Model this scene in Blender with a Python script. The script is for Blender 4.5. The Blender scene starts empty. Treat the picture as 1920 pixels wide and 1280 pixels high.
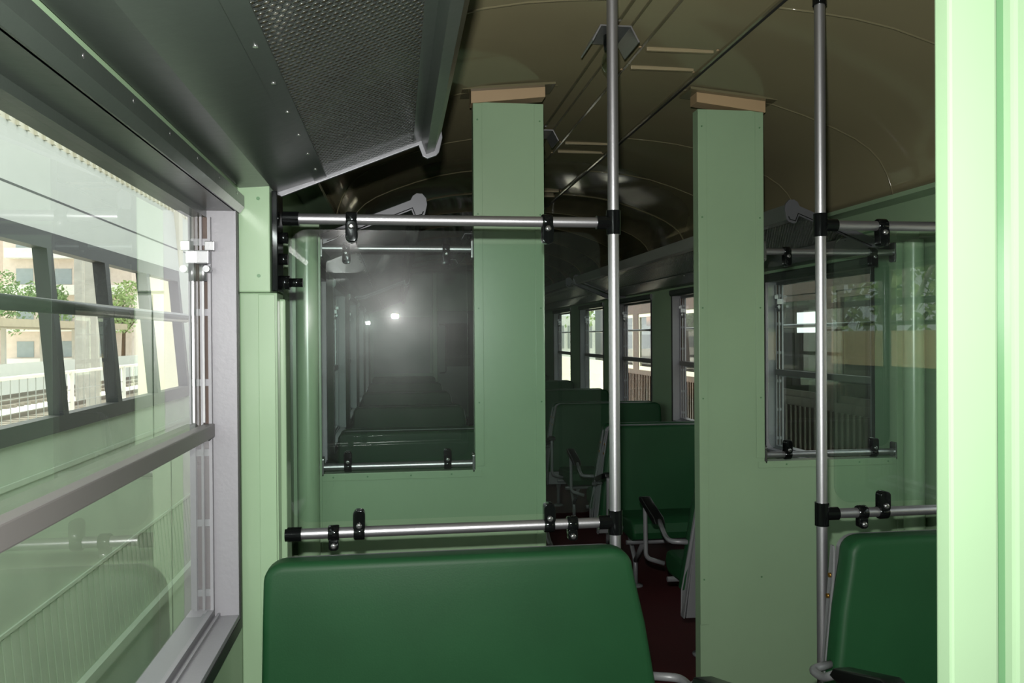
import bpy, bmesh, math, random
from mathutils import Vector, Matrix, Quaternion
random.seed(7)
R = math.radians
scene = bpy.context.scene
C = scene.collection

# ------------------------------------------------------------------ camera, world, light, exposure
CX = 0.973                      # centre line of the carriage
HW = 1.40                       # half width inside
XL, XR = CX - HW, CX + HW
cam_d = bpy.data.cameras.new('camera'); cam = bpy.data.objects.new('camera', cam_d); C.objects.link(cam)
cam_d.sensor_width = 22.3; cam_d.lens = 22.3 * 1550 / 1920
cam_d.clip_start = 0.02; cam_d.clip_end = 400
cam.location = (0, 0, 1.58)
q = Matrix.Rotation(R(-7.9), 3, 'Z') @ Matrix.Rotation(R(90 - 0.35), 3, 'X') @ Matrix.Rotation(R(-0.4), 3, 'Z')
cam.rotation_euler = q.to_euler()
scene.camera = cam
scene.view_settings.view_transform = 'Standard'
scene.view_settings.look = 'None'
scene.view_settings.gamma = 1
scene.view_settings.use_curve_mapping = False
scene.view_settings.exposure = 0.0

world = bpy.data.worlds.new('world'); scene.world = world; world.use_nodes = True
wn = world.node_tree.nodes; wl = world.node_tree.links
bg = wn['Background']
sky = wn.new('ShaderNodeTexSky'); sky.sky_type = 'HOSEK_WILKIE'; sky.turbidity = 5
sky.sun_direction = Vector((-0.5, 0.3, 0.8)).normalized()
mixw = wn.new('ShaderNodeMix'); mixw.data_type = 'RGBA'; mixw.inputs[0].default_value = 0.85
wl.new(sky.outputs[0], mixw.inputs[6]); mixw.inputs[7].default_value = (0.95, 0.98, 1.0, 1)
wl.new(mixw.outputs[2], bg.inputs[0]); bg.inputs[1].default_value = 3.0

sd = bpy.data.lights.new('sun', 'SUN'); sd.energy = 9.0; sd.angle = R(3); sd.color = (1, .95, .86)
so = bpy.data.objects.new('sun', sd); C.objects.link(so)
so.rotation_euler = Vector((-0.75, 0.35, 0.75)).to_track_quat('Z', 'Y').to_euler()

fd = bpy.data.lights.new('camera_flash', 'AREA'); fd.shape = 'RECTANGLE'; fd.size = 0.035; fd.size_y = 0.02
fd.energy = 86; fd.color = (1.0, 0.98, 0.95)
fo = bpy.data.objects.new('camera_flash', fd); C.objects.link(fo)
fo.location = (-0.012, 0.03, 1.58 + 0.121)
fo.rotation_euler = (Matrix.Rotation(R(-7.9), 3, 'Z') @ Matrix.Rotation(R(90), 3, 'X')).to_euler()

# ------------------------------------------------------------------ materials
def lin(c):
    return tuple((v/255/12.92 if v/255 <= .04045 else ((v/255+.055)/1.055)**2.4) for v in c)
def mat(name, rgb, rough=.5, metal=0, bump=0, bscale=60, var=.06, vscale=3, coat=0, spec=.5):
    m = bpy.data.materials.new(name); m.use_nodes = True
    n = m.node_tree.nodes; l = m.node_tree.links; b = n['Principled BSDF']
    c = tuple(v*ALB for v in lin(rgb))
    tc = n.new('ShaderNodeTexCoord')
    nz = n.new('ShaderNodeTexNoise'); nz.inputs['Scale'].default_value = vscale; nz.inputs['Detail'].default_value = 5
    l.new(tc.outputs['Object'], nz.inputs['Vector'])
    rp = n.new('ShaderNodeValToRGB')
    rp.color_ramp.elements[0].position = .3; rp.color_ramp.elements[1].position = .7
    rp.color_ramp.elements[0].color = (*[max(0, v*(1-var)) for v in c], 1)
    rp.color_ramp.elements[1].color = (*[min(1, v*(1+var)) for v in c], 1)
    l.new(nz.outputs['Fac'], rp.inputs[0]); l.new(rp.outputs[0], b.inputs['Base Color'])
    b.inputs['Roughness'].default_value = rough; b.inputs['Metallic'].default_value = metal
    b.inputs['Coat Weight'].default_value = coat; b.inputs['Coat Roughness'].default_value = .08
    b.inputs['Specular IOR Level'].default_value = spec
    if bump:
        n2 = n.new('ShaderNodeTexNoise'); n2.inputs['Scale'].default_value = bscale; n2.inputs['Detail'].default_value = 4
        l.new(tc.outputs['Object'], n2.inputs['Vector'])
        bp = n.new('ShaderNodeBump'); bp.inputs['Strength'].default_value = bump; bp.inputs['Distance'].default_value = .01
        l.new(n2.outputs['Fac'], bp.inputs['Height']); l.new(bp.outputs[0], b.inputs['Normal'])
    return m
def glass(name, tint=(.95, .98, .96), haze=0.0, hz_rough=.35, refl=1.0, film=0.0, film_col=(.6,.6,.6)):
    m = bpy.data.materials.new(name); m.use_nodes = True
    n = m.node_tree.nodes; l = m.node_tree.links; n.clear()
    out = n.new('ShaderNodeOutputMaterial')
    tr = n.new('ShaderNodeBsdfTransparent'); tr.inputs[0].default_value = (*tint, 1)
    gl = n.new('ShaderNodeBsdfGlossy'); gl.inputs['Roughness'].default_value = .0; gl.inputs[0].default_value = (refl,)*3 + (1,)
    fr = n.new('ShaderNodeFresnel'); fr.inputs[0].default_value = 1.5
    geo = n.new('ShaderNodeNewGeometry'); fm = n.new('ShaderNodeMath'); fm.operation = 'SUBTRACT'; fm.inputs[0].default_value = 1; l.new(geo.outputs['Backfacing'], fm.inputs[1])
    ff = n.new('ShaderNodeMath'); ff.operation = 'MULTIPLY'; l.new(fm.outputs[0], ff.inputs[0]); l.new(fr.outputs[0], ff.inputs[1])
    f2 = n.new('ShaderNodeMath'); f2.operation = 'MULTIPLY'; l.new(ff.outputs[0], f2.inputs[0]); f2.inputs[1].default_value = 1.35   # both surfaces of the sheet
    f2.use_clamp = True
    mx = n.new('ShaderNodeMixShader'); l.new(f2.outputs[0], mx.inputs[0]); l.new(tr.outputs[0], mx.inputs[1]); l.new(gl.outputs[0], mx.inputs[2])
    last = mx
    if haze:
        hz = n.new('ShaderNodeBsdfGlossy'); hz.inputs['Roughness'].default_value = hz_rough
        tc = n.new('ShaderNodeTexCoord'); nz = n.new('ShaderNodeTexNoise'); nz.inputs['Scale'].default_value = 6; nz.inputs['Detail'].default_value = 6
        l.new(tc.outputs['Object'], nz.inputs['Vector'])
        mr = n.new('ShaderNodeMapRange'); mr.inputs[1].default_value = .3; mr.inputs[2].default_value = .7
        mr.inputs[3].default_value = haze*.6; mr.inputs[4].default_value = haze*1.3
        l.new(nz.outputs['Fac'], mr.inputs[0])
        hm = n.new('ShaderNodeMath'); hm.operation = 'MULTIPLY'; l.new(mr.outputs[0], hm.inputs[0]); l.new(fm.outputs[0], hm.inputs[1])
        m2 = n.new('ShaderNodeMixShader'); l.new(hm.outputs[0], m2.inputs[0]); l.new(last.outputs[0], m2.inputs[1]); l.new(hz.outputs[0], m2.inputs[2]); last = m2
    if haze:
        h2 = n.new('ShaderNodeBsdfGlossy'); h2.inputs['Roughness'].default_value = .11
        hv = n.new('ShaderNodeMath'); hv.operation = 'MULTIPLY'; hv.inputs[1].default_value = haze*.07; l.new(fm.outputs[0], hv.inputs[0])
        m4 = n.new('ShaderNodeMixShader'); l.new(hv.outputs[0], m4.inputs[0]); l.new(last.outputs[0], m4.inputs[1]); l.new(h2.outputs[0], m4.inputs[2]); last = m4
    if film:
        df = n.new('ShaderNodeBsdfDiffuse'); df.inputs[0].default_value = (*film_col, 1)
        m3 = n.new('ShaderNodeMixShader'); m3.inputs[0].default_value = film
        l.new(last.outputs[0], m3.inputs[1]); l.new(df.outputs[0], m3.inputs[2]); last = m3
    l.new(last.outputs[0], out.inputs[0])
    return m
def perforated(name):
    m = mat(name, (132, 138, 134), .24, .85, var=.05)
    n = m.node_tree.nodes; l = m.node_tree.links; b = n['Principled BSDF']; out = n['Material Output']
    tc = n.new('ShaderNodeTexCoord'); sp = n.new('ShaderNodeSeparateXYZ'); l.new(tc.outputs['UV'], sp.inputs[0])
    def M(op, a, b_=None, c=None):
        k = n.new('ShaderNodeMath'); k.operation = op
        for i, v in enumerate((a, b_, c)):
            if v is None: continue
            if isinstance(v, (int, float)): k.inputs[i].default_value = v
            else: l.new(v, k.inputs[i])
        return k.outputs[0]
    u = M('MULTIPLY', sp.outputs[0], 1/.0135); v = M('MULTIPLY', sp.outputs[1], 1/.0150)
    row = M('FLOOR', v); odd = M('MULTIPLY', M('FLOORED_MODULO', row, 2), .5)
    fu = M('SUBTRACT', M('FRACT', M('ADD', u, odd)), .5); fv = M('SUBTRACT', M('FRACT', v), .5)
    r = M('SQRT', M('ADD', M('MULTIPLY', M('MULTIPLY', fu, fu), .55), M('MULTIPLY', fv, fv)))
    hole = M('LESS_THAN', r, .23)
    hgt = M('MULTIPLY', M('COSINE', M('MULTIPLY', r, 7.5)), .5)
    bp = n.new('ShaderNodeBump'); bp.inputs['Strength'].default_value = 1; bp.inputs['Distance'].default_value = .009
    l.new(hgt, bp.inputs['Height']); l.new(bp.outputs[0], b.inputs['Normal'])
    tr = n.new('ShaderNodeBsdfTransparent'); mx = n.new('ShaderNodeMixShader')
    l.new(hole, mx.inputs[0]); l.new(b.outputs[0], mx.inputs[1]); l.new(tr.outputs[0], mx.inputs[2]); l.new(mx.outputs[0], out.inputs[0])
    return m

M_ = {}
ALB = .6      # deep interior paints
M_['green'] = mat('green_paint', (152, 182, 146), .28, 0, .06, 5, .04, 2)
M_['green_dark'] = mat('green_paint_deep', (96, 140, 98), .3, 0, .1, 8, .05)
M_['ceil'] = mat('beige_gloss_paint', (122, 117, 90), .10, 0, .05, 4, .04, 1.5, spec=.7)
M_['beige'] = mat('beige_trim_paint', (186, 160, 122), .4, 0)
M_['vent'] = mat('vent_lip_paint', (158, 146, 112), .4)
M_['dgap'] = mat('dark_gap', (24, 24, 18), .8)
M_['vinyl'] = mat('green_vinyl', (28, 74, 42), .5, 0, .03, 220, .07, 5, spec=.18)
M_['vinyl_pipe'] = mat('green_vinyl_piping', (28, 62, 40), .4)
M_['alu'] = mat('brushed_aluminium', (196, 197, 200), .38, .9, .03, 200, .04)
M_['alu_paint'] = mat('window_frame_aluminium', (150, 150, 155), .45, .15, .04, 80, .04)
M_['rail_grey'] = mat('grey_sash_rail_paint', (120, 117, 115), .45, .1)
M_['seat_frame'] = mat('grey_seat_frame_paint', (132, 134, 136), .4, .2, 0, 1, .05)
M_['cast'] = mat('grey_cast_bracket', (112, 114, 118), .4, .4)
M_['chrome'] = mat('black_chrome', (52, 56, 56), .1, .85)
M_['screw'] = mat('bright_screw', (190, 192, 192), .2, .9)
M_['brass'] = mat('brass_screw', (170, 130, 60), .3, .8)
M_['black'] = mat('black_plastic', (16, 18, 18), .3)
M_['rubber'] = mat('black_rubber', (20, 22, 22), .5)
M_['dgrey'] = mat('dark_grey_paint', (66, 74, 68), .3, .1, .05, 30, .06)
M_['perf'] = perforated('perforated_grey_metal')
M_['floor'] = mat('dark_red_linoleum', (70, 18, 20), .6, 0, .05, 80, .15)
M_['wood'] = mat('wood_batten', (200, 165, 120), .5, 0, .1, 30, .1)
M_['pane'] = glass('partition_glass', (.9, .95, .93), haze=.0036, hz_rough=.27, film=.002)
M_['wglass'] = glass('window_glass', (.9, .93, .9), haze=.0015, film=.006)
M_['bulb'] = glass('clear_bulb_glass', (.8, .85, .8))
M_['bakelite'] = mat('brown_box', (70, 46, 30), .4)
# outdoors
ALB = 1.0
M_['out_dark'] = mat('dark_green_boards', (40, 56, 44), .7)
M_['gap_shade'] = mat('ground_painted_shade', (46, 56, 50), .9, 0, .3, 40, .2)  # dark tone stands for shade on the ground beside the carriage
M_['cream'] = mat('cream_panel', (222, 216, 196), .6, 0, .1, 20, .04)
M_['grey_panel'] = mat('pale_grey_panel', (205, 207, 200), .6, 0, .05, 10, .03)
M_['out_green'] = mat('outside_green_panel', (172, 186, 164), .5, 0, .08, 10, .06)
M_['out_black'] = mat('black_window_frame', (14, 20, 19), .5)
M_['gravel'] = mat('pale_gravel', (222, 217, 205), .9, 0, .6, 30, .15, 25)
M_['steel'] = mat('rail_steel', (120, 110, 100), .4, .5)
M_['sleeper'] = mat('concrete_sleeper', (140, 132, 120), .9)
M_['concrete'] = mat('concrete_mast', (170, 168, 160), .8, 0, .2, 20, .1)
M_['wire'] = mat('galvanised_wire', (150, 152, 150), .5, .5)
M_['brick'] = mat('pinkish_brick', (214, 198, 186), .8, 0, .1, 10, .08)
M_['white'] = mat('white_render', (225, 222, 214), .7)
M_['bark'] = mat('bark', (90, 70, 52), .9, 0, .5, 20, .2)
M_['leaf1'] = mat('leaf_green', (150, 172, 110), .6, 0, 0, 1, .3, 6)
M_['leaf2'] = mat('leaf_dark', (120, 146, 92), .6, 0, 0, 1, .3, 6)
M_['varnish'] = mat('varnished_wood', (70, 46, 32), .35, 0, .2, 12, .35, 12)
M_['varnish_d'] = mat('dark_varnished_wood', (44, 32, 26), .4, 0, .2, 12, .3, 12)
M_['roofgrey'] = mat('canvas_roof', (176, 164, 140), .7, 0, .1, 8, .08)
M_['loco'] = mat('black_enamel', (26, 26, 26), .35, .2)
M_['copper'] = mat('copper_band', (180, 110, 60), .3, .8)
M_['redp'] = mat('red_paint', (150, 40, 32), .4)
M_['tile'] = mat('ochre_wall', (190, 170, 128), .8, 0, .1, 10, .06)
M_['tin'] = mat('blue_grey_tin', (150, 158, 160), .5, .3)

# ------------------------------------------------------------------ mesh helpers
def box(bm, x0, x1, y0, y1, z0, z1, bev=0):
    vs = [bm.verts.new(p) for p in ((x0,y0,z0),(x1,y0,z0),(x1,y1,z0),(x0,y1,z0),(x0,y0,z1),(x1,y0,z1),(x1,y1,z1),(x0,y1,z1))]
    fs = [bm.faces.new([vs[i] for i in f]) for f in ((0,3,2,1),(4,5,6,7),(0,1,5,4),(1,2,6,5),(2,3,7,6),(3,0,4,7))]
    if bev:
        es = list({e for f in fs for e in f.edges})
        bmesh.ops.bevel(bm, geom=es, offset=bev, segments=2, affect='EDGES', profile=.6)
    return bm
def nb(*a, **k):
    bm = bmesh.new()
    if a: box(bm, *a, **k)
    return bm
def prism(bm, pts, axis, a0, a1, bev=0):
    """polygon pts (2d) extruded along axis from a0 to a1. axis 'x': pts=(y,z); 'y': (x,z); 'z': (x,y)"""
    def P(p, a):
        return {'x': (a, p[0], p[1]), 'y': (p[0], a, p[1]), 'z': (p[0], p[1], a)}[axis]
    va = [bm.verts.new(P(p, a0)) for p in pts]; vb = [bm.verts.new(P(p, a1)) for p in pts]
    n = len(pts); fs = []
    fs.append(bm.faces.new(va)); fs.append(bm.faces.new(vb[::-1]))
    for i in range(n):
        fs.append(bm.faces.new((va[i], vb[i], vb[(i+1) % n], va[(i+1) % n])))
    bmesh.ops.recalc_face_normals(bm, faces=fs)
    if bev:
        es = list(fs[0].edges) + list(fs[1].edges)
        bmesh.ops.bevel(bm, geom=es, offset=bev, segments=3, affect='EDGES', profile=.6)
    return bm
def rrect(x0, x1, z0, z1, r, n=6):
    out = []
    for cx, cz, a0 in ((x1-r, z1-r, 0), (x0+r, z1-r, 90), (x0+r, z0+r, 180), (x1-r, z0+r, 270)):
        for i in range(n+1):
            a = R(a0 + 90*i/n); out.append((cx+r*math.cos(a), cz+r*math.sin(a)))
    return out
def smooth_path(pts, r=.03, n=4):
    pts = [Vector(p) for p in pts]; out = [pts[0]]
    for i in range(1, len(pts)-1):
        a, b, c = pts[i-1], pts[i], pts[i+1]
        d1 = (a-b); d2 = (c-b); rr = min(r, d1.length*.45, d2.length*.45)
        p1 = b + d1.normalized()*rr; p2 = b + d2.normalized()*rr
        for k in range(n+1):
            t = k/n; out.append((1-t)**2*p1 + 2*t*(1-t)*b + t*t*p2)
    out.append(pts[-1]); return out
def tube(bm, pts, r, seg=12, cap=True, bend=0):
    pts = smooth_path(pts, bend) if bend else [Vector(p) for p in pts]
    n = len(pts); rings = []
    t0 = (pts[1]-pts[0]).normalized()
    ref = Vector((0,0,1)) if abs(t0.z) < .9 else Vector((1,0,0))
    u = t0.cross(ref).normalized()
    for i in range(n):
        if i == 0: t = pts[1]-pts[0]
        elif i == n-1: t = pts[-1]-pts[-2]
        else: t = (pts[i+1]-pts[i]).normalized() + (pts[i]-pts[i-1]).normalized()
        t.normalize(); u = (u - t*u.dot(t)).normalized(); v = t.cross(u)
        rad = r[i] if isinstance(r, (list, tuple)) else r
        rings.append([bm.verts.new(pts[i] + (u*math.cos(2*math.pi*k/seg) + v*math.sin(2*math.pi*k/seg))*rad) for k in range(seg)])
    for i in range(n-1):
        for k in range(seg):
            f = bm.faces.new((rings[i][k], rings[i][(k+1) % seg], rings[i+1][(k+1) % seg], rings[i+1][k])); f.smooth = True
    if cap:
        bm.faces.new(rings[0][::-1]); bm.faces.new(rings[-1])
    return bm
def lathe(bm, prof, origin, axis='z', seg=16):
    """prof: (radius, height) list"""
    o = Vector(origin); rings = []
    for r, h in prof:
        ring = []
        for k in range(seg):
            a = 2*math.pi*k/seg; c, s = math.cos(a)*r, math.sin(a)*r
            p = {'z': (c, s, h), 'x': (h, c, s), 'y': (s, h, c)}[axis]
            ring.append(bm.verts.new(o + Vector(p)))
        rings.append(ring)
    for i in range(len(rings)-1):
        for k in range(seg):
            f = bm.faces.new((rings[i][k], rings[i][(k+1) % seg], rings[i+1][(k+1) % seg], rings[i+1][k])); f.smooth = True
    bm.faces.new(rings[0][::-1]); bm.faces.new(rings[-1])
    return bm
def wpos(o):
    v = Vector((0,0,0))
    while o: v += o.location; o = o.parent
    return v
def obj(name, bm, m, parent=None, world=True, smooth=False, label=None):
    me = bpy.data.meshes.new(name)
    if parent is not None and world:
        bmesh.ops.translate(bm, verts=bm.verts, vec=-wpos(parent))
    bmesh.ops.recalc_face_normals(bm, faces=bm.faces)
    if smooth:
        for f in bm.faces: f.smooth = True
    bm.to_mesh(me); bm.free()
    if smooth: me.shade_smooth() if hasattr(me, 'shade_smooth') else None
    me.materials.append(M_[m] if isinstance(m, str) else m)
    o = bpy.data.objects.new(name, me); C.objects.link(o)
    if parent is not None: o.parent = parent
    if label: o['label'] = label
    if smooth:
        try:
            me.set_sharp_from_angle(angle=R(40))
        except Exception: pass
    return o
def tag(o, label, cat, group=None, kind=None):
    o['label'] = label; o['category'] = cat
    if group: o['group'] = group
    if kind: o['kind'] = kind
    return o
def thing(name, loc, label, cat, group=None, kind=None):
    o = bpy.data.objects.new(name, None); C.objects.link(o); o.location = loc; o.empty_display_size = .1
    return tag(o, label, cat, group, kind)
def kids(o): return [c for c in bpy.data.objects if c.parent == o]
def dup(o, loc=None, rz=None, label=None, parent=None):
    c = o.copy(); C.objects.link(c)
    if parent is not None: c.parent = parent
    if loc is not None: c.location = loc
    if rz is not None: c.rotation_euler = (0, 0, rz)
    if label: c['label'] = label
    for k in kids(o): dup(k, parent=c)
    return c
def struct(o, label, cat): return tag(o, label, cat, kind='structure')

def heads(parent, pts, axis, m='screw', r=.004, t=.002, name='screw'):
    for p in pts:
        bm = bmesh.new(); lathe(bm, [(r, -t), (r, 0)], p, axis, 8); obj(name, bm, m, parent)

# ------------------------------------------------------------------ layout numbers
Y0, Y1 = -2.0, 13.7
NP = 2.41                 # near glass partitions
BK = 3.50                 # bulkhead face
P = 1.83
far_w = [(3.88+P*k, 5.10+P*k) for k in range(5)]
near_w = (0.90, 2.29)
back_w = (-1.35, 0.04)
ZS, ZH = 0.83, 1.93       # sill and head of the windows
DOOR = (2.56, 3.38)

# floor
fl = obj('floor', nb(XL-.12, XR+.12, Y0-.1, Y1+.1, -.06, 0), 'floor'); struct(fl, 'dark red carriage floor along the aisle', 'floor')

# ceiling shell
half = [(0,2.672),(.14,2.670),(.277,2.666),(.42,2.656),(.56,2.641),(.70,2.615),(.85,2.570),(1.0,2.515),(1.1,2.470),(1.17,2.425),(1.22,2.375),(1.255,2.315),(1.275,2.26),(1.285,2.22)]
prof = [(CX-a, b) for a, b in half[::-1]] + [(CX+a, b) for a, b in half[1:]]
bm = bmesh.new()
ys = [Y0, Y1]
ia = [[bm.verts.new((x, y, z)) for x, z in prof] for y in ys]
oa = [[bm.verts.new((CX+(x-CX)*1.06, y, z+.06)) for x, z in prof] for y in ys]
for k in range(len(prof)-1):
    f = bm.faces.new((ia[0][k], ia[0][k+1], ia[1][k+1], ia[1][k])); f.smooth = True
    f = bm.faces.new((oa[0][k], oa[1][k], oa[1][k+1], oa[0][k+1]))
for s in (0, -1):
    bm.faces.new((ia[0][s], ia[1][s], oa[1][s], oa[0][s]))
for j in (0, 1):
    for k in range(len(prof)-1): bm.faces.new((ia[j][k], ia[j][k+1], oa[j][k+1], oa[j][k]))
ceil = obj('ceiling', bm, 'ceil'); struct(ceil, 'beige gloss painted curved carriage ceiling', 'ceiling')
def zc(x):
    d = abs(x-CX)
    for (a, b), (c, e) in zip(half, half[1:]):
        if a <= d <= c: return b + (e-b)*(d-a)/(c-a)
    return half[-1][1]
# transverse seam beads
for y in [-.1, .8, 1.7, 2.6] + [3.52+.9*k for k in range(11)]:
    bm = bmesh.new()
    for sgn in (-1, 1):
        pts = [(CX+sgn*a, y, b-.001) for a, b in half if a >= .277]
        tube(bm, pts, .0045, 6)
    obj('seam_bead', bm, 'ceil', ceil)
# longitudinal strips of the central panel and dark shadow gap
for x, w, t, mm, nm in ((CX+.277, .014, .007, 'dgap', 'panel_gap'), (CX+.262, .012, .010, 'ceil', 'panel_edge'),
                        (CX-.050, .010, .006, 'ceil', 'panel_edge'), (CX-.150, .008, .005, 'ceil', 'panel_edge'),
                        (CX-.207, .010, .006, 'ceil', 'panel_edge')):
    obj(nm, nb(x-w/2, x+w/2, Y0, Y1, zc(x)-t, zc(x)+.002), mm, ceil)
for k in range(9):
    for dy in (0, .215):
        y = 1.50 + 1.53*k + dy
        obj('vent_lip', nb(CX-.03, CX+.235, y, y+.018, 2.657, 2.672, bev=.004), 'vent', ceil)
    heads(ceil, [(xx, yy, 2.666) for yy in (1.50+1.53*k-.012, 1.50+1.53*k+.25) for xx in (CX-.06, CX+.245)], 'z', 'beige', .006, .004, 'rivet')

# ceiling lamps
def lamp(y, label):
    x = CX-.215
    t = thing('ceiling_lamp', (x, y, 2.66), label, 'lamp', 'bare bulb ceiling lamps')
    bm = bmesh.new(); prism(bm, [(x-.085, 2.60), (x-.055, 2.655), (x+.055, 2.655), (x+.085, 2.60), (x+.080, 2.598), (x+.052, 2.650), (x-.052, 2.650), (x-.080, 2.598)], 'y', y-.09, y+.09)
    obj('reflector', bm, 'alu', t)
    bm = bmesh.new(); lathe(bm, [(.02, -.05), (.022, -.03), (.022, 0)], (x, y, 2.652), 'z', 14); obj('lamp_socket', bm, 'black', t)
    bm = bmesh.new(); lathe(bm, [(.004, -.135), (.018, -.13), (.028, -.115), (.031, -.10), (.027, -.08), (.017, -.06), (.014, -.045)], (x, y, 2.652), 'z', 16)
    obj('bulb', bm, 'bulb', t)
    return t
names = ['nearest ceiling lamp, clear bare bulb under a metal reflector beside the near pole', 'second ceiling lamp, half hidden by the right edge of the left bulkhead column',
         'third ceiling lamp along the beige ceiling beyond the bulkhead', 'fourth ceiling lamp along the ceiling, further from the bulkhead', 'fifth ceiling lamp far down the carriage',
         'sixth ceiling lamp far down the carriage', 'seventh ceiling lamp, last one before the end wall']
for k in range(7): lamp(2.88+1.45*k, names[k])

# walls
def side_wall(name, s, wins, label):
    xi = CX + s*HW; xo = CX + s*(HW+.12)
    a, b = min(xi, xo), max(xi, xo)
    bm = bmesh.new()
    openings = sorted([(w[0], w[1], ZS, ZH) for w in wins] + [(DOOR[0], DOOR[1], 0.02, 1.98)])
    box(bm, a, b, Y0, Y1, 1.98, 2.21)
    y = Y0
    for y0, y1, z0, z1 in openings:
        box(bm, a, b, y, y0, 0, 1.98)
        if z0 > .1: box(bm, a, b, y0, y1, 0, z0)
        if z1 < 1.98: box(bm, a, b, y0, y1, z1, 1.98)
        y = y1
    box(bm, a, b, y, Y1, 0, 1.98)
    # cornice closing against the ceiling
    c0, c1 = CX+s*1.285, xo
    box(bm, min(c0, c1), max(c0, c1), Y0, Y1, 2.20, 2.33)
    w = obj(name, bm, 'green'); struct(w, label, 'wall')
    # seams and screws
    bm = bmesh.new()
    e = xi - s*.004
    box(bm, min(xi, e), max(xi, e), Y0, DOOR[0]-.1, .60, .606); box(bm, min(xi, e), max(xi, e), BK+.06, Y1, .60, .606)
    box(bm, min(xi, e), max(xi, e), BK+.06, Y1, 2.09, 2.10)
    obj('wall_seam', bm, 'green_dark', w)
    return w
left_wins = [back_w, near_w] + far_w; right_wins = [back_w, near_w] + far_w
wl_ = side_wall('wall_left', -1, left_wins, 'pale green left side wall of the carriage')
wr_ = side_wall('wall_right', 1, right_wins, 'pale green right side wall of the carriage')
wb = obj('wall_back', nb(XL-.1, XR+.1, Y0-.1, Y0, 0, 2.75), 'green'); struct(wb, 'pale green wall behind the camera', 'wall')

# far end wall with door and posts
bm = bmesh.new(); box(bm, XL, CX-.34, Y1-.3, Y1-.25, 0, 2.7); box(bm, CX+.34, XR, Y1-.3, Y1-.25, 0, 2.7); box(bm, CX-.34, CX+.34, Y1-.3, Y1-.25, 2.0, 2.7)
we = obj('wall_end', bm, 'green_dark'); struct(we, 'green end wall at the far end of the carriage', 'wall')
obj('end_post', nb(CX-.41, CX-.33, Y1-.36, Y1-.24, 0, 2.62, bev=.01), 'green', we); obj('end_post', nb(CX+.33, CX+.41, Y1-.36, Y1-.24, 0, 2.62, bev=.01), 'green', we)
obj('end_panel', nb(XL+.05, CX-.45, Y1-.315, Y1-.3, 1.0, 1.9), 'dgrey', we)
dr = obj('door_1', nb(CX-.33, CX+.33, Y1-.27, Y1-.23, 0.0, 2.0, bev=.004), 'dgrey'); struct(dr, 'dark door in the far end wall', 'door')
obj('door_pane', nb(CX-.2, CX+.2, Y1-.275, Y1-.27, 1.1, 1.8), 'wglass', dr)
bm = bmesh.new(); tube(bm, [(CX-.30, Y1-.36, 1.00), (CX-.20, Y1-.38, 1.00), (CX-.20, Y1-.38, 1.78), (CX-.30, Y1-.36, 1.78)], .012, 8, bend=.05)
obj('grab_handle', bm, 'black', we)

# bulkhead: sill panels, stiles, columns
def bulkhead(s, label, nm):
    X = lambda d: CX + s*d
    def bx(bm, d0, d1, y0, y1, z0, z1, bev=0): box(bm, min(X(d0), X(d1)), max(X(d0), X(d1)), y0, y1, z0, z1, bev)
    bm = bmesh.new()
    bx(bm, .345, 1.40, BK, BK+.06, 0.0, 1.015)          # lower panel
    bx(bm, .345, .648, BK, BK+.06, 1.015, 2.575)        # column
    bx(bm, 1.29, 1.40, BK, BK+.06, 1.015, 2.05)         # stile at the wall
    bmesh.ops.remove_doubles(bm, verts=bm.verts, dist=1e-5)
    w = obj(nm, bm, 'green'); struct(w, label, 'wall')
    # raised corner angles round column and opening
    bm = bmesh.new()
    bx(bm, .345, .385, BK-.004, BK, .3, 2.57, .0015); bx(bm, .610, .648, BK-.004, BK, 1.03, 2.57, .0015)
    bx(bm, .62, 1.30, BK-.004, BK, .985, 1.015, .0015); bx(bm, 1.285, 1.32, BK-.006, BK, .3, 2.0, .002)
    obj('edge_strip', bm, 'green', w)
    heads(w, [(X(d), BK-.004, z) for z in (.5, 1.3, 1.7, 2.1, 2.5) for d in (.362, .63)] + [(X(d), BK-.004, 1.0) for d in (.75, .92, 1.1, 1.24)], 'y', 'green_dark')
    # beige collar and flange under the ceiling
    bm = bmesh.new(); x0, x1 = sorted((X(.338), X(.656)))
    z0, z1 = zc(X(.345))-.005, zc(X(.65))-.005
    za, zb = (z0, z1) if s > 0 else (z1, z0)
    prism(bm, [(x0, za-.052), (x1, zb-.052), (x1, zb+.004), (x0, za+.004)], 'y', BK-.010, BK+.07)
    obj('column_collar', bm, 'beige', w)
    bm = bmesh.new(); prism(bm, [(x0-.04, za-.006), (x1+.04, zb-.006), (x1+.04, zb+.004), (x0-.04, za+.004)], 'y', BK-.045, BK+.10)
    obj('column_flange', bm, 'ceil', w)
    return w
bl = bulkhead(-1, 'pale green bulkhead left of the doorway, column and window sill panel', 'wall_bulkhead_left')
br = bulkhead(1, 'pale green bulkhead right of the doorway, column and window sill panel', 'wall_bulkhead_right')

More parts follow.
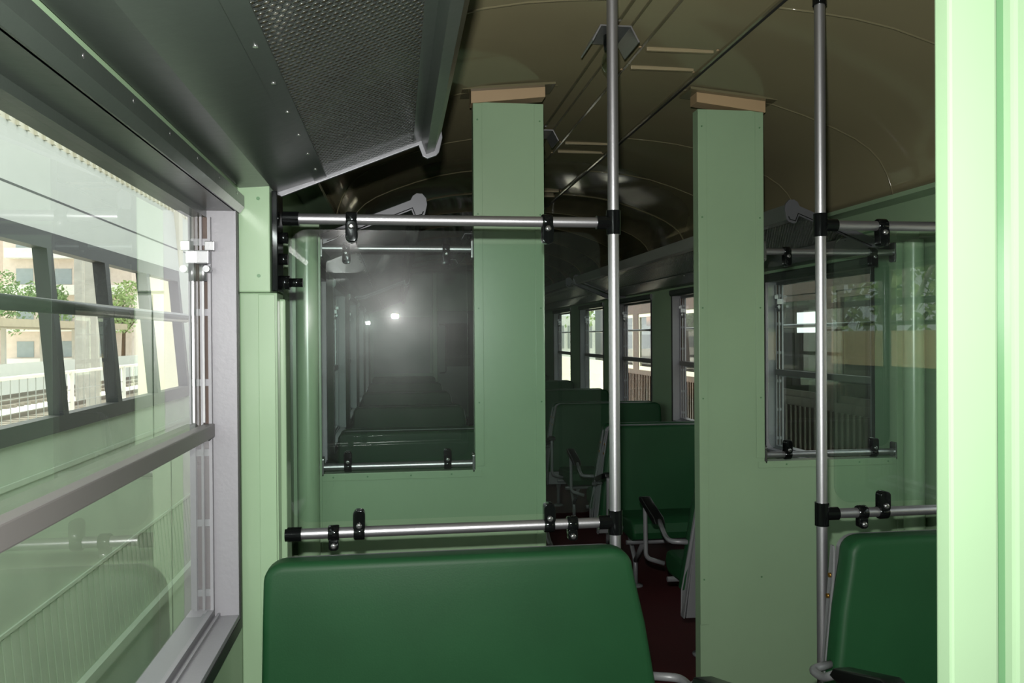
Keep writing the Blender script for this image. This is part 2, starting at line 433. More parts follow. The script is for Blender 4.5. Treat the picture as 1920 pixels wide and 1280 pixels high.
# ------------------------------------------------------------------ glass screens, rails and poles
def clamp(X, Y, Z, down, parent, screw=True, tilt=0, ring=False):
    """chromed clamp round a rail at height Z reaching down (True) or up to the glass"""
    bm = bmesh.new(); s = -1 if down else 1
    lathe(bm, [(.0205, -.0155), (.0225, -.013), (.0225, .013), (.0205, .0155)], (X, Y, Z), 'x', 18)
    if ring: prism(bm, rrect(X-.014, X+.014, Z-.048, Z-.012, .009), 'y', Y-.016, Y+.012, .003)
    else:
        z0, z1 = sorted((Z + s*.005, Z + s*.066)); prism(bm, rrect(X-.017, X+.017, z0, z1, .013), 'y', Y-.022, Y+.012, .003)
    c = obj('clamp', bm, 'chrome', parent, smooth=True)
    bm = bmesh.new(); zz = Z-.034 if ring else Z + s*.022
    lathe(bm, [(.004, -.007), (.0075, -.006), (.009, -.002), (.009, .001)], (X, Y-(.017 if ring else .023), zz), 'y', 12)
    obj('screw', bm, 'screw', c)
    return c
def near_screen(s, label):
    X = lambda d: CX + s*d
    t = thing('glass_partition', (X(.33), NP, 0), label, 'partition', 'glass partitions beside the aisle')
    px = X(.33)
    bm = bmesh.new(); tube(bm, [(px, NP, .012), (px, NP, zc(px)-.01)], .0165, 20); obj('pole', bm, 'alu', t, smooth=True)
    for z, za in ((zc(px)-.05, .04), (.02, .02)):
        bm = bmesh.new(); lathe(bm, [(.021, -za), (.021, 0), (.034, .0), (.034, .008), (.021, .012)] if z > 1 else [(.045, -.02), (.045, -.012), (.022, 0), (.021, .03)], (px, NP, z+.025 if z > 1 else z), 'z', 20)
        obj('pole_socket', bm, 'chrome', t, smooth=True)
    wx = X(1.292) if s < 0 else X(1.36)
    for z in (1.022, 1.918):
        bm = bmesh.new(); tube(bm, [(px, NP, z), (wx, NP, z)], .0155, 20); obj('rail', bm, 'alu', t, smooth=True)
        bm = bmesh.new(); tube(bm, [(px, NP, z-.036), (px, NP, z+.036)], .0215, 20)
        tube(bm, [(px+s*.012, NP, z), (px+s*.052, NP, z)], .0205, 20); obj('tee_fitting', bm, 'chrome', t, smooth=True)
        bm = bmesh.new(); tube(bm, [(wx-s*.045, NP, z), (wx, NP, z)], .0205, 20); obj('end_socket', bm, 'chrome', t, smooth=True)
    a, b = sorted((X(.372), X(1.275)))
    bm = bmesh.new(); prism(bm, rrect(a, b, 1.055, 1.888, .055, 8), 'y', NP-.003, NP+.003)
    obj('glass_pane', bm, 'pane', t)
    for d in (.532, 1.10): clamp(X(d), NP, 1.918, True, t)
    for d in (.532, 1.085): clamp(X(d), NP, 1.022, False, t)
    for d in (.462, 1.157): clamp(X(d), NP, 1.022, True, t, ring=True)
    return t
near_screen(-1, 'clear glass partition on silver rails behind the left green seat, with its pole')
near_screen(1, 'clear glass partition on silver rails behind the right green seat, partly behind the bright column')
def bulk_screen(s, label):
    X = lambda d: CX + s*d
    t = thing('glass_screen', (X(.97), BK+.03, 1.015), label, 'partition', 'glass screens in the bulkhead openings')
    for z in (1.040, 1.953):
        bm = bmesh.new(); tube(bm, [(X(.649), BK+.02, z), (X(1.289), BK+.02, z)], .0145, 18); obj('rail', bm, 'alu', t, smooth=True)
        for d in (.655, 1.283):
            bm = bmesh.new(); x0, x1 = sorted((X(d-.005), X(d+.005))); prism(bm, rrect(BK-.004, BK+.044, z-.045, z+.045, .012), 'x', x0, x1, .002); obj('rail_flange', bm, 'screw', t)
    a, b = sorted((X(.675), X(1.265)))
    bm = bmesh.new(); prism(bm, rrect(a, b, 1.066, 1.928, .05, 8), 'y', BK+.017, BK+.023)
    bmesh.ops.rotate(bm, verts=bm.verts, cent=(X(.97), BK+.02, 1.5), matrix=Matrix.Rotation(R(1.9 if s < 0 else .6), 3, 'Z'))
    pn = obj('glass_pane', bm, 'pane', t)
    for d in (.765, 1.181): clamp(X(d), BK+.02, 1.953, True, t); clamp(X(d), BK+.02, 1.040, False, t)
    return t
bulk_screen(-1, 'glass screen between two short rails in the left bulkhead opening')
bulk_screen(1, 'glass screen between two short rails in the right bulkhead opening')

# door pillars at the vestibule (box on the left carries the rails)
def pillar(s, label):
    X = lambda d: CX + s*d
    t = thing('door_pillar', (X(1.35), NP, 0), label, 'pillar', kind='structure')
    def bx(d0, d1, y0, y1, z0, z1, bev=.004):
        bm = bmesh.new(); box(bm, min(X(d0), X(d1)), max(X(d0), X(d1)), y0, y1, z0, z1, bev); return bm
    obj('pillar_post', bx(1.300, 1.40, 2.345, 2.47, 0, 1.705), 'green', t)
    obj('pillar_fillet', bx(1.285, 1.305, 2.40, 2.50, 0, 1.69, .006), 'green', t)
    obj('pillar_box', bx(1.315, 1.40, 2.325, 2.46, 1.705, 2.00), 'green', t)
    b = obj('mounting_plate', bx(1.297, 1.313, 2.345, 2.455, 1.71, 1.985, .002), 'chrome', t)
    for z in (1.86, 1.80):
        bm = bmesh.new(); tube(bm, [(X(1.298), 2.385, z), (X(1.275), 2.385, z)], .016, 14); obj('bolt', bm, 'chrome', t)
    bm = bmesh.new(); tube(bm, [(X(1.298), 2.385, 1.735), (X(1.270), 2.385, 1.735)], .020, 14); tube(bm, [(X(1.27), 2.385, 1.735), (X(1.235), 2.385, 1.735)], .0125, 14)
    obj('bolt', bm, 'chrome', t)
    heads(t, [(X(1.345), 2.325, z) for z in (1.75, 1.96)], 'y', 'green_dark', .005, .003)
    obj('pillar_face', bx(1.305, 1.35, 2.338, 2.346, 0, 1.70, .002), 'green', t)
    # round post on the far side of the door
    bm = bmesh.new(); tube(bm, [(X(1.335), 3.445, 0), (X(1.335), 3.445, 2.0)], .045, 20); obj('door_post', bm, 'green', t, smooth=True)
    return t
pillar(-1, 'pale green door pillar at the left wall, carrying the two rails')
pillar(1, 'pale green door pillar and round post at the right wall')
def side_door(n, s, label):
    X = lambda d: CX + s*d
    t = thing('door_%d' % n, (X(1.46), 2.97, 0), label, 'door', kind='structure')
    def bx(bm, d0, d1, y0, y1, z0, z1): box(bm, min(X(d0), X(d1)), max(X(d0), X(d1)), y0, y1, z0, z1, .003)
    bm = bmesh.new(); bx(bm, 1.44, 1.48, DOOR[0], DOOR[1], .02, .95); bx(bm, 1.44, 1.48, DOOR[0], DOOR[1], 1.85, 1.98)
    bx(bm, 1.44, 1.48, DOOR[0], DOOR[0]+.1, .95, 1.85); bx(bm, 1.44, 1.48, DOOR[1]-.1, DOOR[1], .95, 1.85); obj('door_leaf', bm, 'green_dark', t)
    bm = bmesh.new(); bx(bm, 1.455, 1.461, DOOR[0]+.1, DOOR[1]-.1, .95, 1.85); obj('door_pane', bm, 'wglass', t)
    bm = bmesh.new(); tube(bm, [(X(1.44), 2.64, .95), (X(1.38), 2.64, .95), (X(1.38), 2.64, 1.35), (X(1.44), 2.64, 1.35)], .012, 10, bend=.03); obj('door_handle', bm, 'alu', t)
side_door(2, -1, 'green sliding door in the left vestibule wall'); side_door(3, 1, 'green sliding door in the right vestibule wall')
# small wooden batten and conduit above the left rail
bm = nb(XL+.06, XL+.075, 2.47, 2.49, 1.92, 2.2); o = obj('wood_batten', bm, 'wood'); tag(o, 'short bare wooden batten above the left end of the upper rail', 'batten')

# ------------------------------------------------------------------ windows
def window(n, s, y0, y1, label, src=None, latch=True):
    """built for the left wall; local origin on the inner wall face, +x into the room"""
    t = thing('window_%d' % n, (CX+s*HW, (y0+y1)/2, ZS), label, 'window', kind='structure')
    if s > 0: t.rotation_euler = (0, 0, math.pi)
    if src:
        for k in kids(src): dup(k, parent=t)
        return t
    w = (y1-y0)/2; h = ZH-ZS
    def bm_(*bs):
        bm = bmesh.new()
        for b in bs: box(bm, *b)
        return bm
    j = .004
    # silver frame lining the reveal
    fr = obj('window_frame', bm_((-.118, .004, -w, -w+.012, 0, h, .001), (-.118, .004, w-.012, w, 0, h, .001),
                                 (-.118, .004, -w+.012, w-.012, 0, .014, .001)), 'alu_paint', t, world=False)
    obj('sill_step', bm_((-.118, -.058, -w+.012, w-.012, .014, .034), (-.050, -.044, -w+.012, w-.012, .014, .022)), 'alu_paint', fr, world=False)
    obj('head_lining', bm_((-.118, .004, -w+.012, w-.012, h-.012, h), (-.118, -.070, -w+.012, w-.012, h-.03, h-.012)), 'dgrey', t, world=False)
    # black border on the wall
    obj('border_seal', bm_((.0, .006, -w-.022, -w, -.03, h), (.0, .006, w, w+.022, -.03, h), (.0, .006, -w, w, -.032, 0)), 'rubber', t, world=False)
    # slotted track on both jambs
    for sg in (-1, 1):
        a = sg*(w-.012); b = sg*(w-.026)
        y_, Y_ = min(a, b), max(a, b)
        bs = [(-.066, -.058, y_, Y_, .03, h-.03), (-.086, -.080, y_, Y_, .03, h-.03), (-.108, -.100, y_, Y_, .03, h-.03)]
        for k in range(6): bs.append((-.100, -.060, min(a, sg*(w-.020)), max(a, sg*(w-.020)), .07+k*.185, .088+k*.185))
        obj('sash_track', bm_(*bs), 'alu_paint', t, world=False)
        q2 = sg*(w-.0145)
        obj('track_liner', bm_((-.099, -.068, min(a, q2), max(a, q2), .03, h-.03)), 'bakelite', t, world=False)
    # lower sash: glass with its top rail
    bm = bm_((-.070, -.066, -w+.02, w-.02, .03, .50)); obj('lower_glass', bm, 'wglass', t, world=False)
    obj('sash_rail', bm_((-.080, -.052, -w+.018, w-.018, .490, .526, .003)), 'rail_grey', t, world=False)
    bm = bm_((-.092, -.088, -w+.02, w-.02, .50, h-.02)); obj('upper_glass', bm, 'wglass', t, world=False)
    obj('upper_sash_rail', bm_((-.10, -.084, -w+.018, w-.018, .478, .500)), 'alu_paint', t, world=False)
    # guard bar outside
    bm = bmesh.new(); tube(bm, [(-.135, -w-.03, .805), (-.135, w+.03, .805)], .012, 12); obj('guard_bar', bm, 'dgrey', t, world=False)
    if latch:
        for sg in (-1, 1):
            yy = sg*(w-.035)
            bm = bmesh.new(); box(bm, -.092, -.058, yy-.014, yy+.014, h-.155, h-.120, .003); box(bm, -.070, -.045, yy-.006, yy+.006, h-.12, h-.095, .002)
            tube(bm, [(-.060, yy, h-.17), (-.060, yy-sg*.035, h-.17)], .009, 10); tube(bm, [(-.075, yy, h-.155), (-.075, yy, h-.20)], .010, 10)
            obj('latch', bm, 'alu', t, world=False)
            bm = bmesh.new(); box(bm, -.078, -.0725, yy-.003, yy+.003, .53, h-.19); obj('latch_rod', bm, 'alu', t, world=False)
    return t
w1 = window(1, -1, near_w[0], near_w[1], 'large silver framed sash window beside the camera on the left')
window(2, 1, near_w[0], near_w[1], 'silver framed sash window on the right, mirrored in the glass partition', src=w1)
window(3, -1, back_w[0], back_w[1], 'left sash window behind the camera', src=w1)
window(4, 1, back_w[0], back_w[1], 'right sash window behind the camera', src=w1)
wf = None
ords = ['first', 'second', 'third', 'fourth', 'fifth']
for k, (a, b) in enumerate(far_w):
    o = window(5+k, 1, a, b, ords[k]+' sash window on the right wall beyond the bulkhead', src=wf)
    if wf is None: wf = o
    window(10+k, -1, a, b, ords[k]+' sash window on the left wall beyond the bulkhead', src=wf)
# dark grey header box above the windows
def header(s, y0, y1, label):
    X = lambda d: CX + s*d
    bm = bmesh.new()
    prism(bm, [(X(1.40), ZH-.012), (X(1.392), ZH-.012), (X(1.380), ZH+.004), (X(1.380), ZH+.034), (X(1.386), ZH+.040), (X(1.40), ZH+.040)], 'y', y0, y1)
    o = obj('window_header', bm, 'dgrey'); tag(o, label, 'header', 'grey headers over the windows')
    if y1 < 3 and s < 0: heads(o, [(X(1.379), y0+.1+.21*i, ZH+.024) for i in range(int((y1-y0-.1)/.21)+1)], 'x', 'screw', .004, .003)
header(-1, .85, 2.318, 'dark grey header with screws over the large left window')
header(1, .85, 2.318, 'dark grey header over the near right window')
for k, (a, b) in enumerate(far_w):
    header(1, a-.03, b+.03, 'grey header over the '+ords[k]+' right window beyond the bulkhead')
    header(-1, a-.03, b+.03, 'grey header over the '+ords[k]+' left window beyond the bulkhead')

# ------------------------------------------------------------------ luggage racks
def strip(bm, pts, y0, y1, th, uv=False):
    """folded sheet: pts (x,z) extruded along y with thickness th downwards"""
    n = len(pts)
    uvl = bm.loops.layers.uv.verify() if uv else None
    L = [0]
    for a, b in zip(pts, pts[1:]): L.append(L[-1]+math.hypot(b[0]-a[0], b[1]-a[1]))
    top = [[bm.verts.new((x, y, z)) for x, z in pts] for y in (y0, y1)]
    bot = [[bm.verts.new((x, y, z-th)) for x, z in pts] for y in (y0, y1)]
    fs = []
    for i in range(n-1):
        for S in (top, bot):
            f = bm.faces.new((S[0][i], S[0][i+1], S[1][i+1], S[1][i])); fs.append(f)
            if uv:
                for lp, (uu, vv) in zip(f.loops, ((L[i], y0), (L[i+1], y0), (L[i+1], y1), (L[i], y1))): lp[uvl].uv = (uu, vv)
    if not uv:
        for i in range(n-1):
            for j in (0, 1): bm.faces.new((top[j][i], top[j][i+1], bot[j][i+1], bot[j][i]))
        for e in (0, -1): bm.faces.new((top[0][e], top[1][e], bot[1][e], bot[0][e]))
def rack(s, y0, y1, label):
    m = lambda pts: [(CX + s*(-(x-CX)) if s > 0 else x, z) for x, z in pts]
    t = thing('luggage_rack', (CX+s*1.39, (y0+y1)/2, 1.99), label, 'luggage rack', 'luggage racks above the windows')
    bm = bmesh.new(); strip(bm, m([(-.422, 1.992), (-.34, 1.998), (-.232, 2.036)]), y0, y1, .004); obj('rack_panel', bm, 'dgrey', t)
    bm = bmesh.new(); strip(bm, m([(-.231, 2.0345), (-.198, 2.0475)]), y0, y1, .006); obj('rack_edge', bm, 'dgrey', t)
    bm = bmesh.new(); strip(bm, m([(-.198, 2.046), (.052, 2.146)]), y0, y1, .0002, uv=True)
    # keep only the single sheet (upper faces)
    for f in [f for f in bm.faces][1::2]: bm.faces.remove(f)
    obj('perforated_sheet', bm, 'perf', t)
    bm = bmesh.new(); strip(bm, m([(.050, 2.147), (.074, 2.157), (.088, 2.118), (.112, 2.128), (.134, 2.19), (.128, 2.192)]), y0, y1, .004)
    obj('rack_rail', bm, 'dgrey', t)
    x = m([(-.215, 2)])[0][0]
    heads(t, [(x, y0+.08+.19*i, 2.036) for i in range(int((y1-y0-.08)/.19)+1)], 'z', 'screw', .0045, .004, 'rivet')
    # cast brackets at both ends
    prof = m([(-.42, 1.972), (-.335, 1.980), (.066, 2.140), (.078, 2.108), (.092, 2.102), (.118, 2.112), (.126, 2.122), (.136, 2.165), (.132, 2.195), (.115, 2.214), (.090, 2.216), (.072, 2.204), (.062, 2.185), (.045, 2.178), (-.335, 2.028), (-.42, 2.012)])
    ring = m([(-.30, 2.001), (.071, 2.150), (.085, 2.114), (.113, 2.122), (.119, 2.135)])
    for yy, d in ((y0, -1), (y1, 1)):
        bm = bmesh.new(); prism(bm, prof, 'y', yy-.004 if d < 0 else yy-.008, yy+.008 if d < 0 else yy+.004, .002)
        b = obj('rack_bracket', bm, 'cast', t)
        bm = bmesh.new(); tube(bm, [(x, yy+d*.006, z) for x, z in ring], .0025, 8); obj('bracket_groove', bm, 'chrome', b)
    return t
rack(-1, -1.6, 2.44, 'grey perforated luggage rack over the large left window, nearest the camera')
rack(1, -1.6, 2.44, 'grey perforated luggage rack over the near right window, behind the bright column')
rack(-1, 3.68, 8.4, 'grey luggage rack over the left windows just beyond the bulkhead')
rack(1, 3.68, 8.4, 'grey luggage rack over the right windows just beyond the bulkhead')
rack(-1, 8.8, 13.2, 'grey luggage rack over the left windows towards the far end wall')
rack(1, 8.8, 13.2, 'grey luggage rack over the right windows towards the far end wall')

# ------------------------------------------------------------------ seats
def cushion_back(a):
    """a=+1: aisle edge at +x. trapezoid with rounded top corners, soft edges, y = recline"""
    W0, W1 = 0.0, 1.0
    out = [(W0-.005, .40), (W1+.095, .40), (W1+.075, .55), (W1+.04, .78), (W1+.012, .91)]
    for i in range(7):
        t = i/6*math.pi/2; out.append((W1+.008-.06+.06*math.cos(t), .935+.05*math.sin(t)))
    for i in range(7):
        t = math.pi/2+i/6*math.pi/2; out.append((W0+.06+.055*math.cos(t), .935+.05*math.sin(t)))
    out += [(W0+.003, .85), (W0, .60)]
    return out
def bench(aisle, label):
    t = thing('bench_seat', (0, 0, 0), label, 'seat', 'green bench seats')
    X = (lambda x: x) if aisle > 0 else (lambda x: -x)
    def lean(bm):
        for v in bm.verts: v.co.y += -(v.co.z-.45)*.07
    pf = [(X(x), z) for x, z in cushion_back(1)]
    bm = bmesh.new(); prism(bm, pf, 'y', -.005, .075, .022); lean(bm); obj('backrest', bm, 'vinyl', t, world=False, smooth=True)
    bm = bmesh.new(); prism(bm, [(X(.5)+(x-X(.5))*.985, .7+(z-.7)*(.975 if z > .7 else 1.40)) for x, z in pf], 'y', -.028, -.004, .004); lean(bm); obj('backrest_shell', bm, 'seat_frame', t, world=False)
    # piping
    bm = bmesh.new(); pts = [(X(.5)+(x-X(.5))*.972, .066, .69+(z-.69)*.955) for x, z in pf[2:]]; tube(bm, pts, .005, 6); lean(bm); obj('piping', bm, 'vinyl_pipe', t, world=False)
    # seat cushion
    prof = [(.05, .36), (.47, .34), (.52, .36), (.535, .40), (.515, .45), (.47, .468), (.30, .455), (.05, .44)]
    bm = bmesh.new(); x0, x1 = sorted((X(.01), X(1.0))); prism(bm, prof, 'x', x0, x1, .02); obj('seat_cushion', bm, 'vinyl', t, world=False, smooth=True)
    # side plate at the aisle
    bm = bmesh.new(); prism(bm, [(-.028, .28), (.012, .28), (.015, .40), (.005, .86), (-.005, .93), (-.012, .945), (-.028, .945)], 'x', *sorted((X(1.094), X(1.100))), .001)
    lean(bm)
    for v in bm.verts: v.co.x -= X(1)*max(0, (v.co.z-.40))*.155
    sp = obj('side_plate', bm, 'seat_frame', t, world=False)
    for z in (.86, .80):
        y = -(z-.45)*.07-.012; x = 1.098-(z-.40)*.155
        bm = bmesh.new(); tube(bm, [(X(x), y, z), (X(x+.006), y, z)], .007, 10); obj('screw', bm, 'brass', sp, world=False)
    # under frame and legs
    bm = bmesh.new()
    for y in (.10, .44): tube(bm, [(X(.03), y, .325), (X(1.02), y, .325)], .014, 10)
    obj('seat_frame', bm, 'seat_frame', t, world=False)
    for x in (.15, .90):
        bm = bmesh.new(); tube(bm, [(X(x), .08, .33), (X(x), .25, .15), (X(x), .25, .0)], .016, 10, bend=.04); tube(bm, [(X(x), .44, .33), (X(x), .25, .16)], .016, 10)
        lathe(bm, [(.05, 0), (.05, .008), (.018, .016)], (X(x), .25, 0), 'z', 14)
        obj('leg', bm, 'seat_frame', t, world=False)
    # armrest on the aisle side
    xa = X(1.12)
    bm = bmesh.new(); tube(bm, [(X(1.03), .02, .565), (xa, .05, .565), (xa, .12, .568), (xa, .22, .625)], .012, 10, bend=.03)
    ar = obj('armrest', bm, 'seat_frame', t, world=False)
    bm = bmesh.new(); tube(bm, [(xa, .43, .675), (xa, .45, .66), (xa, .44, .385), (X(1.02), .43, .355)], .012, 10, bend=.03); obj('armrest_support', bm, 'seat_frame', ar, world=False)
    bm = bmesh.new(); prism(bm, [(.20, .612), (.22, .638), (.44, .70), (.475, .694), (.48, .678), (.45, .666), (.24, .605)], 'x', xa-.027, xa+.027, .006)
    obj('armrest_pad', bm, 'black', ar, world=False, smooth=True)
    # grab handle on the top corner
    bm = bmesh.new(); tube(bm, [(X(.80), -.05, .955), (X(.80), -.062, 1.02), (X(1.0), -.062, 1.02), (X(1.03), -.055, .90), (X(1.045), -.05, .80)], .009, 10, bend=.03)
    gh = obj('grab_handle', bm, 'black', t, world=False)
    return t, gh
A_, ga = bench(1, 'x'); B_, gb = bench(-1, 'x')
# A_: aisle at +x (left row facing away, right row facing the camera after turning)
W = 1.03
AISLE_L, AISLE_R = CX-.33, CX+.33
used = {'A': False, 'B': False}
def place(kind, x, y, rz, label):
    src = A_ if kind == 'A' else B_
    if not used[kind]:
        used[kind] = True; src.location = (x, y, 0); src.rotation_euler = (0, 0, rz); src['label'] = label; return src
    return dup(src, (x, y, 0), rz, label)
def slim(o, dx):
    o.scale = (.94, 1, 1); o.location.x += dx
def left_seat(y, facing, label):
    # wall edge at X = -.36, facing +1 = away from the camera
    return place('A', -.36, y, 0, label) if facing > 0 else place('B', -.36, y, math.pi, label)
def right_seat(y, facing, label):
    xw = 2*CX+.36
    return place('B', xw, y, 0, label) if facing > 0 else place('A', xw, y, math.pi, label)
n1 = left_seat(2.275, -1, 'large green vinyl bench seat in the foreground, just left of the near pole')
n2 = right_seat(2.275, -1, 'dark green bench seat with grey side plate, between the right pole and the bright column')
for t in (n1, n2):
    for k in kids(t):
        if k.name.startswith('grab_handle'): bpy.data.objects.remove(k)
        elif k.name.startswith('armrest'): k.location = ((.02 if t is n2 else -.02), 0, .055)
row = ['first', 'second', 'third', 'fourth', 'fifth']
a1 = left_seat(3.66, 1, 'green bench seat left of the aisle directly behind the left bulkhead panel')
a2 = right_seat(3.66, 1, 'green bench seat seen side-on in the doorway beside the right column, back to the camera')
slim(a1, -.02); slim(a2, .02)
for k in range(5):
    y = 5.40 + P*k
    a1 = left_seat(y-.09, -1, 'green seat left of the aisle facing the camera, %s row through the glass' % row[k])
    a2 = right_seat(y-.09, -1, 'green seat right of the aisle facing the camera, %s row beyond the doorway' % row[k])
    slim(a1, -.02); slim(a2, .02)
    if k < 4:
        a1 = left_seat(y+.10, 1, 'green seat left of the aisle facing away, back to back with the %s facing row' % row[k])
        a2 = right_seat(y+.10, 1, 'green seat right of the aisle facing away, back to back with the %s facing row' % row[k])
        slim(a1, -.02); slim(a2, .02)

# ------------------------------------------------------------------ bright column close to the camera
YC = 0.95
t = thing('near_column', (.75, YC, 0), 'bright pale green column with a vertical groove at the right edge of the photo', 'column', kind='structure')
obj('column_post', nb(.686, .752, YC, YC+.03, 0, zc(.71)-.01, bev=.004), 'green', t)
obj('column_panel', nb(.770, 1.0, YC-.006, YC+.03, 0, zc(.85)-.01, bev=.006), 'green', t)
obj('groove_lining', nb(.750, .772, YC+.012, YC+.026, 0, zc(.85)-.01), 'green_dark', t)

# ------------------------------------------------------------------ outside, left
GZ = -1.05
gr = obj('ground', nb(-120, 120, -60, 160, GZ-.3, GZ), 'gravel'); struct(gr, 'pale gravel ground of the rail yard', 'ground')
SX = -2.13                     # slanted wall of the neighbouring building, leaning outwards at the top
def sl(z): return SX - (z-1.0)*.085
sw = thing('shed_wall', (SX, 4, GZ), 'cream and green wall with a slanted black framed window band outside the left window', 'building')
def slab(z0, z1, y0, y1, m, name, th=.05, off=0, par=sw):
    bm = bmesh.new(); prism(bm, [(sl(z0)+off, z0), (sl(z1)+off, z1), (sl(z1)+off-th, z1), (sl(z0)+off-th, z0)], 'y', y0, y1); return obj(name, bm, m, par)
slab(GZ, 1.0, -6, 14, 'out_green', 'green_panel')
bm = bmesh.new(); y = -5.9
while y < 13.9:
    prism(bm, [(sl(-.54), -.54), (sl(.02), .02), (sl(.02)+.006, .02), (sl(-.54)+.006, -.54)], 'y', y, y+.03); y += .1
obj('panel_ribs', bm, 'out_green', sw)
slab(.76, .79, -6, 14, 'out_green', 'ledge', .05, .012)
slab(.03, .05, -6, 14, 'out_green', 'ledge', .05, .012)
slab(-.63, -.56, -6, 14, 'out_green', 'ledge', .08, .05)
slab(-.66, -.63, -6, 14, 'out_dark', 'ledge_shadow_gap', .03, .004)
o = obj('trackbed_shade', nb(-2.0, -.6, -6, 16, GZ, GZ+.04), 'gap_shade'); struct(o, 'ground strip coloured dark as shade between the carriage and the shed wall', 'ground')  # shade of the narrow gap, put in as a dark strip over the gravel
slab(2.27, 2.50, -6, 14, 'grey_panel', 'grey_fascia')
slab(2.50, 2.515, -6, 14, 'out_black', 'fascia_gap', .04, .001)
slab(2.515, 2.89, -6, 14, 'grey_panel', 'grey_fascia')
slab(2.89, 4.4, -6, 14, 'cream', 'cream_panel')
bm = bmesh.new(); y = -5.9
while y < 13.9:
    prism(bm, [(sl(2.89), 2.89), (sl(4.4), 4.4), (sl(4.4)+.02, 4.4), (sl(2.89)+.02, 2.89)], 'y', y, y+.03); y += .13
obj('corrugation', bm, 'cream', sw)
slab(1.0, 2.27, 8.85, 14, 'grey_panel', 'end_panel')
slab(1.0, 1.10, -6, 8.85, 'out_black', 'window_rail', .09, .03); slab(2.16, 2.27, -6, 8.85, 'out_black', 'window_rail', .09, .03)
for k in range(14):
    y = 8.80 - 1.05*k; slab(1.10, 2.16, y-.045, y+.045, 'out_black', 'mullion', .09, .03)
# pale return wall just behind the last pane
o = obj('return_wall', nb(-2.66, -2.24, 9.0, 9.15, GZ, 2.9), 'cream'); tag(o, 'plain cream wall end seen in the last pane of the window band', 'wall')

def leaf_tree(name, x, y, h, rad, m, label, n=1400, z=GZ):
    t = thing(name, (x, y, z), label, 'tree', 'trees outside')
    bm = bmesh.new(); tube(bm, [(x, y, z), (x+.1, y, z+h*.45), (x, y+.1, z+h*.8)], [.18, .13, .05], 8)
    for k in range(6):
        a = k*1.05; tube(bm, [(x+.08, y, z+h*.4+.1*k), (x+math.cos(a)*rad*.6, y+math.sin(a)*rad*.6, z+h*.6+.12*k)], [.06, .02], 6)
    obj('trunk', bm, 'bark', t)
    bm = bmesh.new(); cl = [(Vector((x, y, z+h*.68)) + Vector((random.uniform(-1, 1)*rad*.6, random.uniform(-1, 1)*rad*.6, random.uniform(-.6, .7)*rad*.9)), random.uniform(.35, .6)*rad) for _ in range(14)]
    for i in range(n):
        c, r = random.choice(cl); d = Vector((random.gauss(0, 1), random.gauss(0, 1), random.gauss(0, 1))).normalized()*r*random.uniform(.7, 1.05)
        p = c+d; s = random.uniform(.09, .2); u = Vector((random.gauss(0, 1), random.gauss(0, 1), random.gauss(0, 1))).normalized(); v = u.cross(Vector((random.gauss(0, 1), random.gauss(0, 1), random.gauss(0, 1)))).normalized()
        vs = [bm.verts.new(p+u*s), bm.verts.new(p+v*s*.5), bm.verts.new(p-u*s), bm.verts.new(p-v*s*.5)]; bm.faces.new(vs)
    obj('foliage', bm, m, t)
    return t
def apartment(x, y, w, d, h, m, label):
    t = thing('apartment_block', (x, y, GZ), label, 'building', 'apartment blocks beyond the yard')
    obj('wall', nb(x-w/2, x+w/2, y-d/2, y+d/2, GZ, GZ+h), m, t); obj('roof', nb(x-w/2-.3, x+w/2+.3, y-d/2-.3, y+d/2+.3, GZ+h, GZ+h+.5), 'white', t)
    for f in range(int(h/3)):
        z = GZ+f*3+1.2
        obj('balcony', nb(x-w/2+.5, x+w/2-.5, y-d/2-1, y-d/2, z-.9, z-.1), 'white', t)
        bm = bmesh.new(); n = int(w/3)
        for k in range(n): box(bm, x-w/2+1+k*3, x-w/2+2.3+k*3, y-d/2-.05, y-d/2+.02, z, z+1.3)
        obj('windows', bm, 'tin', t)
    return t
apartment(-27, 77, 10, 8, 22, 'brick', 'pinkish brick apartment block beyond the tracks, in the second pane of the window band')
apartment(-41, 84, 10, 8, 24, 'brick', 'tall brick apartment block at the far left of the window band')
apartment(-30, 100, 10, 8, 24, 'white', 'pale apartment block behind the trees, in the third pane of the window band')
for x, y, h, r, m, lb in [(-21.2, 68, 7.5, 2.2, 'leaf1', 'light green tree in the third pane of the window band, beyond the canopy'), (-29.5, 66, 8, 2.3, 'leaf2', 'grey green tree in the first pane of the window band, beyond the tracks'),
        (-25.6, 65.5, 8, 1.7, 'leaf2', 'grey green tree in the second pane of the window band, before the brick block'), (-36, 64, 8.5, 2.6, 'leaf1', 'light green tree at the far left beyond the tracks'), (-17.9, 72, 6.5, 1.6, 'leaf1', 'small light green tree rightmost beyond the tracks')]:
    leaf_tree('tree', x, y, h, r, m, lb, 1800)
def track(x, label):
    t = thing('railway_track', (x, 30, GZ), label, 'track', 'railway tracks in the yard')
    for s in (-.75, .75): obj('rail', nb(x+s-.035, x+s+.035, -20, 90, GZ+.12, GZ+.26), 'steel', t)
    bm = bmesh.new(); y = -4
    while y < 70: box(bm, x-1.25, x+1.25, y, y+.25, GZ, GZ+.12); y += .62
    s = obj('sleepers', bm, 'sleeper', t); s['kind'] = 'stuff'
track(-7.2, 'railway track nearest the slanted window band'); track(-11.5, 'second railway track from the slanted window band'); track(-16, 'third railway track in the yard, in front of the trees')
